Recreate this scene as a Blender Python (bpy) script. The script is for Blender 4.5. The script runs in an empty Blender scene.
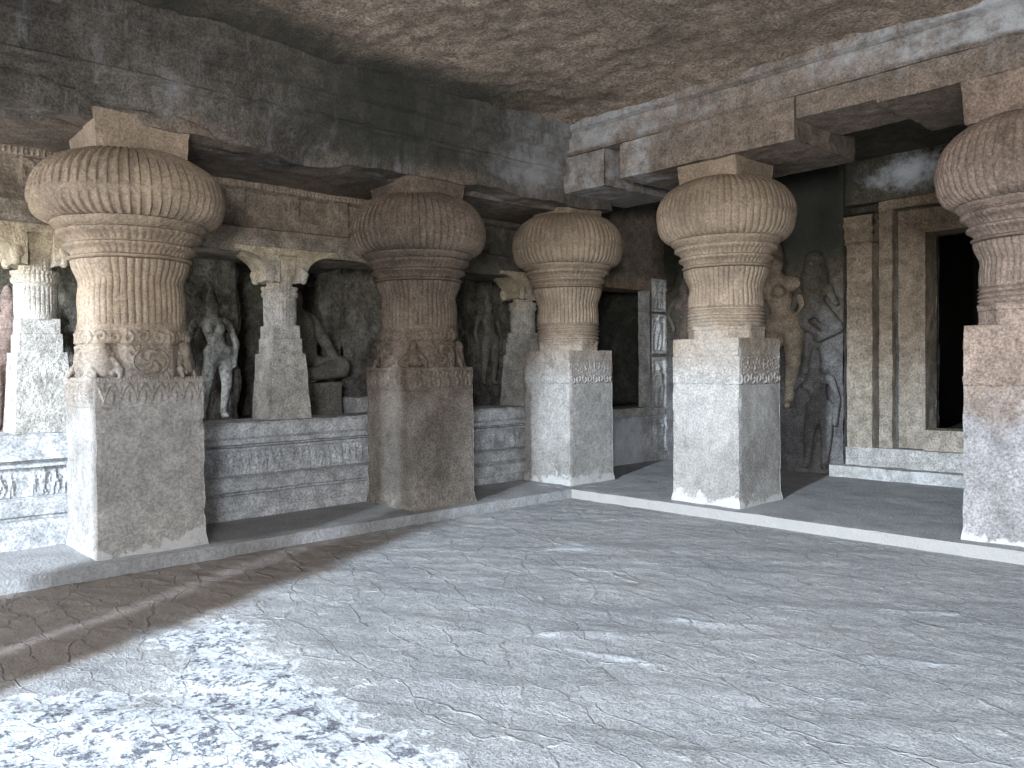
import bpy, math, numpy as np
from mathutils import Matrix, Vector
C = bpy.context.scene.collection
PI = math.pi
# ------------------------------------------------------------------ noise
_rs = np.random.RandomState(7)
_perm = _rs.permutation(256); _perm = np.concatenate([_perm, _perm, _perm])
_g = _rs.normal(size=(256, 3)); _g /= np.linalg.norm(_g, axis=1)[:, None]
def pn(P):
    P = np.asarray(P, float); i = np.floor(P).astype(int); f = P-i; i &= 255
    u = f*f*f*(f*(f*6-15)+10); r = 0
    for dx in (0, 1):
        for dy in (0, 1):
            for dz in (0, 1):
                h = _perm[_perm[_perm[(i[..., 0]+dx) & 255]+((i[..., 1]+dy) & 255)]+((i[..., 2]+dz) & 255)]
                d = (_g[h]*(f-np.array([dx, dy, dz]))).sum(-1)
                w = (u[..., 0] if dx else 1-u[..., 0])*(u[..., 1] if dy else 1-u[..., 1])*(u[..., 2] if dz else 1-u[..., 2])
                r = r+w*d
    return r*1.5
def fbm(P, o=4, g=.5):
    r = 0; a = 1.
    for k in range(o): r = r+a*pn(np.asarray(P)*2**k+k*17.3); a *= g
    return r
def vnoise(P, s, amp, o=3):
    P = np.asarray(P)
    return np.stack([fbm(P*s+k*31.7, o) for k in range(3)], -1)*amp
def sstep(a, b, x):
    t = np.clip((x-a)/(b-a), 0, 1); return t*t*(3-2*t)
# ------------------------------------------------------------------ materials
class NT:
    def __init__(s, name):
        s.m = bpy.data.materials.new(name); s.m.use_nodes = True; s.t = s.m.node_tree; s.t.nodes.clear()
    def n(s, kind, **kw):
        nd = s.t.nodes.new(kind)
        for k, v in kw.items():
            if k[0] == 'i' and k[1:].isdigit(): s.put(nd.inputs[int(k[1:])], v)
            elif k.startswith('in_'): s.put(nd.inputs[k[3:].replace('_', ' ')], v)
            else: setattr(nd, k, v)
        return nd
    def put(s, sock, v):
        if isinstance(v, bpy.types.NodeSocket): s.t.links.new(v, sock)
        elif isinstance(v, tuple) and len(v) == 3 and sock.type == 'RGBA': sock.default_value = (*v, 1)
        else: sock.default_value = v
    def math(s, op, a, b=0., c=0., clamp=False):
        nd = s.n('ShaderNodeMath', operation=op, use_clamp=clamp, i0=a, i1=b)
        if op in ('MULTIPLY_ADD', 'SMOOTH_MIN'): s.put(nd.inputs[2], c)
        return nd.outputs[0]
    def noise(s, vec, sc, det=5., rough=.55, dist=0.):
        return s.n('ShaderNodeTexNoise', in_Vector=vec, in_Scale=sc, in_Detail=det, in_Roughness=rough, in_Distortion=dist).outputs[0]
    def ramp(s, v, a, b, lo=0., hi=1.):
        return s.n('ShaderNodeMapRange', interpolation_type='SMOOTHSTEP', in_Value=v, in_From_Min=a, in_From_Max=b, in_To_Min=lo, in_To_Max=hi).outputs[0]
    def mix(s, f, a, b, mode='MIX'):
        nd = s.n('ShaderNodeMix', data_type='RGBA', blend_type=mode, clamp_factor=True)
        s.put(nd.inputs[0], f); s.put(nd.inputs[6], a); s.put(nd.inputs[7], b); return nd.outputs[2]
    def gray(s, v):
        return s.n('ShaderNodeCombineColor', i0=v, i1=v, i2=v).outputs[0]
    def finish(s, col, height, dist, rough=.9, strength=1.):
        b = s.n('ShaderNodeBump', in_Height=height, in_Distance=dist, in_Strength=strength)
        p = s.n('ShaderNodeBsdfPrincipled', in_Base_Color=col, in_Roughness=rough, in_Normal=b.outputs[0])
        p.inputs['Specular IOR Level'].default_value = .25
        o = s.n('ShaderNodeOutputMaterial'); s.t.links.new(p.outputs[0], o.inputs[0]); return s.m
def stone(name, low, high=None, z0=1.2, z1=2.4, dark=.55, speck=.35, bump=.01, rough_s=45., salt=0., streak=0., blotch=1.1,
          stain_col=(.55, .57, .6), soot_shade_col=(.035, .038, .03), contrast=.5, midw=1.2, fmul=1.):
    t = NT(name); high = high or low
    pos = t.n('ShaderNodeNewGeometry').outputs['Position']
    z = t.n('ShaderNodeSeparateXYZ', i0=pos).outputs[2]
    big = t.noise(pos, blotch, 6, .6); mid = t.noise(pos, 7., 7, .65); fine = t.noise(pos, rough_s, 6, .7)
    zz = t.math('MULTIPLY_ADD', big, 1.6, z); zz = t.math('SUBTRACT', zz, .8)
    c = t.mix(t.ramp(zz, z0, z1), low, high)
    v = t.ramp(mid, .3, .7, 1-contrast*.6, 1+contrast*.6)
    c = t.mix(1., c, t.gray(v), 'MULTIPLY')
    v = t.ramp(fine, .3, .7, 1-.42*fmul, 1+.46*fmul); c = t.mix(1., c, t.gray(v), 'MULTIPLY')
    v = t.ramp(big, .42, .68, 1., dark); c = t.mix(1., c, t.gray(v), 'MULTIPLY')
    # pale specks and chips
    sp = t.noise(pos, 95., 2, .5); m = t.ramp(sp, .66, .72, 0, speck)
    sp2 = t.math('MULTIPLY', t.ramp(t.noise(pos, 14., 8, .75), .63, .7, 0, speck), t.ramp(mid, .4, .6))
    c = t.mix(m, c, (.62, .58, .54)); c = t.mix(sp2, c, (.55, .5, .46))
    if salt:
        sn = t.math('MULTIPLY_ADD', t.math('SUBTRACT', t.noise(pos, 5., 7, .7), .5), -.75, z)
        c = t.mix(t.ramp(sn, salt-.07, salt-.02, .7, 0.), c, (.55, .55, .545))
    if streak:
        mp = t.n('ShaderNodeMapping', in_Vector=pos, in_Scale=(5., 5., .7)).outputs[0]
        s1 = t.noise(mp, 1.3, 7, .7); m = t.math('MULTIPLY', t.ramp(s1, .5, .75, 0, streak), t.ramp(big, .35, .6))
        c = t.mix(m, c, stain_col)
    at = t.n('ShaderNodeAttribute', attribute_name='stain').outputs['Fac']
    a = t.math('MULTIPLY', t.ramp(t.math('MULTIPLY_ADD', t.math('SUBTRACT', t.noise(pos, 5., 8, .75), .5), 1.6, at), .25, .95), .85)
    c = t.mix(a, c, stain_col)
    at = t.n('ShaderNodeAttribute', attribute_name='soot_shade').outputs['Fac']
    a = t.math('MULTIPLY', t.ramp(t.math('MULTIPLY_ADD', t.math('SUBTRACT', t.noise(pos, 2.5, 7, .7), .5), 1.0, at), .2, 1.), .88)
    c = t.mix(a, c, soot_shade_col)
    pit = t.n('ShaderNodeTexVoronoi', in_Vector=pos, in_Scale=38.).outputs['Distance']
    h = t.math('MULTIPLY_ADD', fine, .7, t.math('MULTIPLY', t.ramp(pit, 0., .35), .35))
    h = t.math('MULTIPLY_ADD', mid, midw, h)
    return t.finish(c, h, bump*1.25)
GREY = (.335, .318, .30); BROWN = (.25, .188, .135); WARM = (.30, .228, .163)
M = {}
M['col'] = stone('column_stone', (.35, .335, .318), WARM, 1.1, 2.1, dark=.68, bump=.008, salt=.13, contrast=.25, fmul=.75)
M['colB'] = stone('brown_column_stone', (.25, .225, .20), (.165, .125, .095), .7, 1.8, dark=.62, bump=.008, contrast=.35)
M['colE'] = stone('reddish_column_stone', (.29, .275, .275), (.25, .185, .145), 1.0, 1.5, dark=.7, bump=.008, contrast=.35, salt=.11, blotch=1.6)
M['wall'] = stone('wall_stone', (.52, .52, .53), (.19, .15, .115), .8, 1.9, bump=.012)
M['grey'] = stone('parapet_stone', (.42, .43, .445), (.47, .46, .44), .8, 1.6, dark=.8, bump=.006, speck=.4)
M['small'] = stone('small_column_stone', (.41, .39, .36), (.42, .34, .23), 1.9, 2.8, dark=.85, bump=.014, speck=.5, rough_s=60)
M['frieze'] = stone('frieze_stone', (.24, .20, .155), (.25, .195, .145), 2.8, 3.3, dark=.8, bump=.012)
M['rock'] = stone('rough_rock', (.20, .185, .165), (.15, .135, .10), 1.5, 2.5, dark=.45, bump=.035, rough_s=22, speck=.15)
M['statue'] = stone('statue_stone', (.17, .155, .135), (.15, .135, .105), 1.4, 2.4, dark=.7, bump=.01)
M['beamL'] = stone('sooty_beam_stone', (.175, .138, .108), (.135, .118, .10), 3.4, 3.7, dark=.55, bump=.018, streak=.55, blotch=.8, stain_col=(.36, .36, .36), speck=.3)
M['beamR'] = stone('beam_stone', (.20, .155, .12), (.22, .18, .15), 3.8, 4.2, dark=.7, bump=.012, streak=.3, stain_col=(.56, .58, .60))
M['ceil'] = stone('ceiling_rock', (.34, .265, .205), None, dark=.6, bump=.030, rough_s=34, speck=.5, contrast=.5, midw=.6, fmul=1.3, blotch=.7)
M['back'] = stone('back_wall_stone', (.135, .13, .13), (.10, .085, .062), 1.2, 2.6, dark=.55, bump=.01)
M['door'] = stone('doorway_stone', (.33, .29, .235), (.245, .185, .13), .9, 2.2, dark=.7, bump=.01, speck=.2)
M['step'] = stone('step_stone', (.38, .372, .355), None, dark=.75, bump=.008)
M['red'] = stone('reddish_statue_stone', (.23, .165, .14), None, dark=.7, bump=.01)
def platform_mat():
    t = NT('platform_stone'); pos = t.n('ShaderNodeNewGeometry').outputs['Position']; z = t.n('ShaderNodeSeparateXYZ', i0=pos).outputs[2]
    n1 = t.noise(pos, 2.5, 7, .65); n2 = t.noise(pos, 40, 5, .7)
    c = t.mix(t.ramp(n1, .35, .7), (.36, .365, .375), (.28, .28, .285)); c = t.mix(1., c, t.gray(t.ramp(n2, .3, .7, .75, 1.25)), 'MULTIPLY')
    at = t.n('ShaderNodeAttribute', attribute_name='stain').outputs['Fac']
    a = t.ramp(t.math('MULTIPLY_ADD', t.math('SUBTRACT', n2, .5), .5, at), .35, .6)
    c = t.mix(a, c, (.36, .35, .335))
    return t.finish(c, t.math('MULTIPLY_ADD', n1, 2., n2), .012)
M['plat'] = platform_mat()
def floor_mat():
    t = NT('hall_floor_stone'); pos = t.n('ShaderNodeNewGeometry').outputs['Position']
    mp = t.n('ShaderNodeMapping', in_Vector=pos, in_Rotation=(0, 0, math.radians(-38)), in_Scale=(.55, 1.25, 1.)).outputs[0]
    wob = t.n('ShaderNodeTexNoise', in_Vector=pos, in_Scale=4.5, in_Detail=7., in_Roughness=.62).outputs['Color']
    w = t.n('ShaderNodeVectorMath', operation='MULTIPLY_ADD', i0=wob, i1=(.23, .23, 0.), i2=mp).outputs[0]
    def crack(sc, wd):
        e = t.n('ShaderNodeTexVoronoi', feature='DISTANCE_TO_EDGE', in_Vector=w, in_Scale=sc).outputs['Distance']
        c_ = t.n('ShaderNodeTexVoronoi', feature='F1', in_Vector=w, in_Scale=sc).outputs['Color']
        return t.ramp(e, 0., wd, 1., 0.), t.n('ShaderNodeSeparateColor', i0=c_).outputs[0]
    n1 = t.noise(pos, 1.1, 6, .6); n2 = t.noise(pos, 9., 7, .7); n3 = t.noise(pos, 70., 5, .7); n4 = t.noise(mp, 3., 8, .7)
    k1, h1 = crack(2.7, .026); k2, h2 = crack(6.5, .045)
    k1 = t.math('MULTIPLY', k1, t.ramp(n2, .38, .54)); k2 = t.math('MULTIPLY', k2, t.ramp(n4, .47, .6))
    c = t.mix(t.ramp(n1, .35, .65), (.30, .31, .325), (.37, .375, .385))
    c = t.mix(1., c, t.gray(t.ramp(n2, .3, .7, .86, 1.14)), 'MULTIPLY'); c = t.mix(1., c, t.gray(t.ramp(n3, .3, .7, .66, 1.38)), 'MULTIPLY')
    k = t.math('MAXIMUM', k1, t.math('MULTIPLY', k2, .35))
    c = t.mix(t.math('MULTIPLY', k, .68), c, (.60, .60, .61))
    lime = t.math('MULTIPLY', t.ramp(n4, .62, .72), .35); c = t.mix(lime, c, (.6, .62, .64))
    at = t.n('ShaderNodeAttribute', attribute_name='stain').outputs['Fac']
    a = t.ramp(t.math('MULTIPLY_ADD', t.math('SUBTRACT', t.noise(pos, 4., 8, .7), .5), 1.3, at), .44, .58)
    sp = t.ramp(t.math('MULTIPLY_ADD', t.noise(pos, 9., 5, .7), .6, t.math('MULTIPLY', t.noise(pos, 34., 6, .75), .6)), .60, .70, 0., 1.)
    lime2 = t.mix(sp, (.66, .70, .755), (.14, .145, .19))
    sp2 = t.noise(mp, 40., 4, .7); lime2 = t.mix(t.ramp(sp2, .57, .66, 0, .55), lime2, (.42, .45, .52))
    c = t.mix(t.math('MULTIPLY', a, .95), c, lime2)
    pa_ = t.n('ShaderNodeAttribute', attribute_name='pale').outputs['Fac']
    pa_ = t.ramp(t.math('MULTIPLY_ADD', t.math('SUBTRACT', n4, .5), .8, pa_), .35, .75, 0, .7)
    c = t.mix(pa_, c, (.52, .55, .59))
    rim = t.math('MULTIPLY', t.ramp(a, 0., .35), t.ramp(a, .5, .95, 1., 0.)); c = t.mix(t.math('MULTIPLY', rim, .7), c, (.74, .77, .81))
    at2 = t.n('ShaderNodeAttribute', attribute_name='soot_shade').outputs['Fac']
    c = t.mix(t.math('MULTIPLY', at2, .75), c, (.20, .155, .125))  # browner tint imitates the half-lit part of the floor
    h = t.math('MULTIPLY_ADD', n3, .42, t.math('MULTIPLY', n2, .9))
    h = t.math('MULTIPLY_ADD', h1, .75, h); h = t.math('MULTIPLY_ADD', h2, .35, h)
    h = t.math('MULTIPLY_ADD', k1, .6, h); h = t.math('MULTIPLY_ADD', k2, .15, h); h = t.math('MULTIPLY_ADD', n4, .8, h)
    h = t.math('MULTIPLY_ADD', t.math('MULTIPLY', sp, a), -.5, h)
    return t.finish(c, h, .022)
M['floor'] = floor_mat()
# ------------------------------------------------------------------ mesh helpers
def props(o, label=None, cat=None, group=None, kind=None):
    for k, v in (('label', label), ('category', cat), ('group', group), ('kind', kind)):
        if v: o[k] = v
    return o
def empty(name, loc, label, cat, group=None):
    o = bpy.data.objects.new(name, None); C.objects.link(o); o.location = loc; o.empty_display_size = .2
    return props(o, label, cat, group, 'thing' if cat else None)
class Geo:
    def __init__(s): s.v = []; s.f = []; s.n = 0
    def add(s, V, F):
        s.v.append(np.asarray(V, float)); s.f += [[i+s.n for i in q] for q in F] if not isinstance(F, np.ndarray) else (F+s.n).tolist(); s.n += len(V); return s
def link(name, geo, mat, parent=None, sharp=40, attrs=None, world=True, label=None):
    V = np.concatenate(geo.v); F = geo.f
    me = bpy.data.meshes.new(name)
    loc = np.array(parent.location) if (parent is not None and world) else np.zeros(3)
    if parent is not None and parent.parent is not None and world: loc = loc+np.array(parent.parent.location)
    lens = np.array([len(f) for f in F], dtype=np.int32); starts = np.concatenate([[0], np.cumsum(lens)[:-1]]).astype(np.int32)
    idx = np.fromiter((i for f in F for i in f), dtype=np.int32)
    me.vertices.add(len(V)); me.vertices.foreach_set('co', (V-loc).astype(np.float32).ravel())
    me.loops.add(len(idx)); me.loops.foreach_set('vertex_index', idx)
    me.polygons.add(len(F)); me.polygons.foreach_set('loop_start', starts)
    me.update(calc_edges=True); me.validate()
    me.polygons.foreach_set('use_smooth', np.ones(len(me.polygons), dtype=bool))
    if sharp: me.set_sharp_from_angle(angle=math.radians(sharp))
    for k, fn in (attrs or {}).items():
        a = me.attributes.new(k, 'FLOAT', 'POINT'); a.data.foreach_set('value', np.clip(fn(V), 0, 1).astype(np.float32))
    me.materials.append(mat)
    o = bpy.data.objects.new(name, me); C.objects.link(o)
    if parent is not None: o.parent = parent
    if label: o['label'] = label
    return o
def grid_faces(nu, nv, flip=False):
    i = np.arange((nu-1)*(nv-1)); a = (i//(nv-1))*nv+i % (nv-1)
    q = np.stack([a, a+nv, a+nv+1, a+1], 1); return q[:, ::-1].copy() if flip else q
def ngrid(L, res): return max(2, int(round(L/res))+1)
def box(geo, x0, x1, y0, y1, z0, z1, res=.05, amp=.008, ns=3., fn=None, faces='xXyYzZ', res2=None):
    """gridded rough box; fn(P, face) gives extra relief along the face normal"""
    lo = (x0, y0, z0); hi = (x1, y1, z1)
    for ch in faces:
        ax = 'xyz'.index(ch.lower()); s = 1 if ch.isupper() else -1
        b, c = (ax+1) % 3, (ax+2) % 3
        r = res2[ch] if res2 and ch in res2 else res
        nb, nc = ngrid(hi[b]-lo[b], r), ngrid(hi[c]-lo[c], r)
        B, Cc = np.meshgrid(np.linspace(lo[b], hi[b], nb), np.linspace(lo[c], hi[c], nc), indexing='ij')
        P = np.zeros((nb*nc, 3)); P[:, b] = B.ravel(); P[:, c] = Cc.ravel(); P[:, ax] = hi[ax] if s > 0 else lo[ax]
        Q = P+vnoise(P, ns, amp)
        if fn is not None:
            h = fn(P, ch)
            if h is not None: Q[:, ax] += s*h
        geo.add(Q, grid_faces(nb, nc, s < 0))
    return geo
def resample(pts, res, closed=False):
    out = []; nr = []
    n = len(pts); m = n if closed else n-1
    for i in range(m):
        a = np.array(pts[i], float); b = np.array(pts[(i+1) % n], float); L = np.linalg.norm(b-a); k = max(1, int(round(L/res)))
        d = (b-a)/max(L, 1e-9)
        for j in range(k+(0 if (closed or i < m-1) else 1)): out.append(a+(b-a)*j/k); nr.append((d[1], -d[0]))
    return np.array(out), np.array(nr)
def sweep(geo, prof, a0, a1, axis='y', res=.03, resl=.04, amp=.006, ns=3., fn=None, ofn=None):
    """closed section prof [(h, z)] (h is x for axis y, y for axis x) drawn along axis; fn(P)->relief along section normal"""
    p, nr = resample(prof, res, True); n = len(p); m = ngrid(a1-a0, resl); A = np.linspace(a0, a1, m)
    P = np.zeros((m, n, 3)); N = np.zeros((m, n, 3)); hx = 0 if axis == 'y' else 1; ax = 1-hx
    P[..., ax] = A[:, None]; P[..., hx] = p[None, :, 0]; P[..., 2] = p[None, :, 1]; N[..., hx] = nr[None, :, 0]; N[..., 2] = nr[None, :, 1]
    area = sum(p[i][0]*p[(i+1) % n][1]-p[(i+1) % n][0]*p[i][1] for i in range(n))
    if area < 0: N = -N
    P = P.reshape(-1, 3); N = N.reshape(-1, 3); Q = P+vnoise(P, ns, amp)
    if fn is not None: Q += N*fn(P)[:, None]
    if ofn is not None: Q = Q+ofn(P)
    j = np.arange(n); F = []
    flip = (area > 0) != (axis == 'y')
    for i in range(m-1):
        a = i*n+j; b = i*n+(j+1) % n; q = np.stack([a, b, b+n, a+n], 1); F.append(q if flip else q[:, ::-1])
    F = np.concatenate(F).tolist(); e0 = list(range(n)); e1 = list(range((m-1)*n, m*n))
    F.append(e0[::-1] if flip else e0); F.append(e1 if flip else e1[::-1])
    return geo.add(Q, F)
def poly_ring(m, a, n, rot=0.):
    """points of a regular m-gon, apothem a, n points a side; first face looks along angle rot"""
    P = []; N = []; S = []; L = 2*a*math.tan(PI/m)
    for k in range(m):
        th = rot+2*PI*k/m; nx, ny = math.cos(th), math.sin(th)
        for j in range(n):
            u = -1+2*j/n; P.append((nx*a-ny*u*L/2, ny*a+nx*u*L/2)); N.append((nx, ny)); S.append((k, u, u*L/2))
    return np.array(P), np.array(N), np.array(S)
def loft(geo, rings, cap=True):
    R = [np.asarray(r) for r in rings]; n = len(R[0]); m = len(R); V = np.concatenate(R); j = np.arange(n); F = []
    for i in range(m-1):
        a = i*n+j; b = i*n+(j+1) % n; F.append(np.stack([a, b, b+n, a+n], 1))
    F = np.concatenate(F).tolist()
    if cap: F.append(list(range(n))[::-1]); F.append(list(range((m-1)*n, m*n)))
    return geo.add(V, F)
# 2-D relief from capsules
def relief2(U, W, caps):
    h = np.zeros(U.shape)
    for x1, y1, x2, y2, r1, r2, k in caps:
        dx, dy = x2-x1, y2-y1; L = dx*dx+dy*dy
        t = np.clip(((U-x1)*dx+(W-y1)*dy)/L, 0, 1) if L > 0 else np.zeros(U.shape)
        r = r1+(r2-r1)*t; d = np.hypot(U-x1-dx*t, W-y1-dy*t)/r
        h = np.maximum(h, k*r*np.sqrt(np.clip(1-d*d, 0, 1)))
    return h
def fig_caps(x, z, s, lean=0., arm=0, k=.9):
    c = [(0, .9, 0, .9, .06, .06), (0, .95, 0, 1.0, .05, .03), (0, .84, 0, .8, .035, .04), (-.1, .77, .1, .77, .05, .05), (0, .76, lean*.5, .58, .09, .065),
         (lean*.5-.04, .52, lean*.5+.04, .52, .08, .08), (lean*.5-.05, .5, -.07, .26, .065, .045), (-.07, .26, -.08, .02, .045, .03),
         (lean*.5+.05, .5, .06+lean, .26, .065, .045), (.06+lean, .26, .08, .02, .045, .03), (-.14, .76, -.19, .58, .035, .03)]
    c += [(.14, .76, .2, .58, .035, .03), (.2, .58, .17, .42, .028, .022), (-.19, .58, -.17, .44, .028, .022)] if not arm else [(.14, .76, .24, .66, .035, .03), (.24, .66, .17, .86, .028, .022), (-.19, .58, -.08, .5, .028, .022)]
    return [(x+a*s, z+b*s, x+d*s, z+e*s, r*s, q*s, k) for a, b, d, e, r, q in c]
def fig_row(s, t, H, p, seed=0):
    """frieze of little figures: s metres along, t metres up, height H, pitch p"""
    h = np.zeros(np.shape(s)); k = np.floor(s/p).astype(int)
    for kk in np.unique(k):
        m = k == kk; rr = np.random.RandomState((int(kk)+seed) % 9973)
        if rr.rand() < .12: continue
        hs = H*rr.uniform(.75, .98); cx = (kk+.5)*p+rr.uniform(-.1, .1)*p
        h[m] = relief2(s[m], t[m], fig_caps(cx, 0, hs, rr.uniform(-.12, .12), rr.randint(2), .9))
    return h
def scroll(s, t, H, p):
    """running spiral scroll"""
    k = np.floor(s/p); u = (s-(k+.5)*p)/(H*.5); v = (t-H*.5)/(H*.5)*np.where(k % 2 == 0, 1, -1)
    r = np.hypot(u, v); th = np.arctan2(v, u); sp = np.cos(th+r*7.5)
    return np.where(r < 1.05, np.clip(sp, 0, 1)**.5*(1-.3*r), .25*np.clip(np.sin(s*90+t*50), 0, 1))
def arches(s, t, H, p):
    u = ((s/p) % 1)*2-1; v = t/H
    a = np.abs(v-(.92-.75*u*u)); h = np.clip(1-a/.14, 0, 1)
    h = np.maximum(h, .9*np.clip(1-np.hypot(u*1.6, (v-.35)*1.7)/.55, 0, 1)**.5)
    h = np.maximum(h, .7*np.clip(1-np.hypot((np.abs(u)-1)*2.2, (v-.6)*1.4)/.6, 0, 1)**.5)
    return h
def medallion(u, v):
    r = np.hypot(u, v); th = np.arctan2(v, u)
    h = np.clip(1-np.abs(r-.86)/.09, 0, 1)*.9
    h = np.maximum(h, np.where(r < .74, np.clip(.5+.5*np.cos(5*th+r*9), 0, 1)**.6*(1-.2*r), 0))
    h = np.maximum(h, np.clip(1-r/.17, 0, 1)**.5)
    h = np.maximum(h, np.where(r > .97, .55*np.clip(np.cos(th*20+r*8), 0, 1), 0))
    return h
# 3-D carved figures: tapered capsules fused by a remesh
def capsule(geo, a, b, ra, rb, seg=14):
    a = np.array(a, float); b = np.array(b, float); d = b-a; L = np.linalg.norm(d)
    w = d/L if L > 1e-6 else np.array([0, 0, 1.]); 
    if L <= 1e-6: b = a+w*1e-4; L = 1e-4
    h = np.array([1., 0, 0]) if abs(w[0]) < .8 else np.array([0, 1., 0]); u = np.cross(w, h); u /= np.linalg.norm(u); v = np.cross(w, u)
    rings = []; th = np.arange(seg)*2*PI/seg; cs = np.cos(th)[:, None]*u+np.sin(th)[:, None]*v
    for k in range(1, 6): q = PI/2*k/5; rings.append(a-w*ra*math.cos(q)+cs*ra*math.sin(q))
    for k in range(5): q = PI/2*k/5; rings.append(b+w*rb*math.sin(q)+cs*rb*math.cos(q))
    loft(geo, rings)
def sculpt(name, caps, mat, voxel, origin, right, depth=1., parent=None, rough=.0, ns=6., label=None, soot_shade=None, smooth=4):
    """caps [(x,z,d, x,z,d, r1, r2)]: x along `right`, d out of the wall"""
    g = Geo(); r = np.array([*right, 0.]); out = np.array([right[1], -right[0], 0.]); o = np.array(origin, float)
    for c in caps:
        capsule(g, (c[0], c[2], c[1]), (c[3], c[5], c[4]), c[6], c[7])
    V = np.concatenate(g.v); Wd = o+V[:, :1]*r+V[:, 1:2]*depth*out+V[:, 2:3]*np.array([0, 0, 1.])
    g2 = Geo(); g2.add(Wd, g.f)
    ob = link(name, g2, mat, parent, sharp=0, label=label)
    m = ob.modifiers.new('fuse', 'REMESH'); m.mode = 'VOXEL'; m.voxel_size = voxel; m.use_smooth_shade = True
    s = ob.modifiers.new('wear', 'SMOOTH'); s.iterations = smooth; s.factor = .5
    return ob
def standing(s, lean=0., female=False, arms=((.2, .6, .17, .45), (-.2, .6, -.17, .45)), crown=True):
    c = [(0, .89, .03, 0, .90, .03, .058, .06), (0, .84, 0, 0, .78, 0, .035, .045), (-.11, .775, 0, .11, .775, 0, .048, .048), (0, .76, 0, lean*.5, .6, 0, .095, .07),
         (lean*.5, .6, 0, lean*.6, .53, 0, .07, .09), (lean*.6-.045, .52, 0, lean*.6+.045, .52, 0, .085, .085),
         (lean*.6-.055, .5, 0, -.07+lean*.2, .27, .02, .072, .048), (-.07+lean*.2, .27, .02, -.075, .04, 0, .048, .03), (-.075, .02, .01, -.09, .015, .06, .03, .022),
         (lean*.6+.055, .5, 0, .07+lean*.5, .27, .02, .072, .048), (.07+lean*.5, .27, .02, .08, .04, 0, .048, .03), (.08, .02, .01, .1, .015, .06, .03, .022)]
    if crown: c += [(0, .95, .0, 0, 1.02, 0, .052, .03)]
    if female: c += [(-.05, .72, .075, -.05, .72, .075, .042, .042), (.05, .72, .075, .05, .72, .075, .042, .042)]
    for k, (ex, ez, hx, hz) in enumerate(arms):
        sx = .14 if k == 0 else -.14
        c += [(sx, .77, 0, ex, ez, .01, .036, .03), (ex, ez, .01, hx, hz, .05, .03, .022), (hx, hz, .05, hx, hz-.03, .05, .026, .022)]
    return [tuple(v*s for v in q) for q in c]
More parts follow.
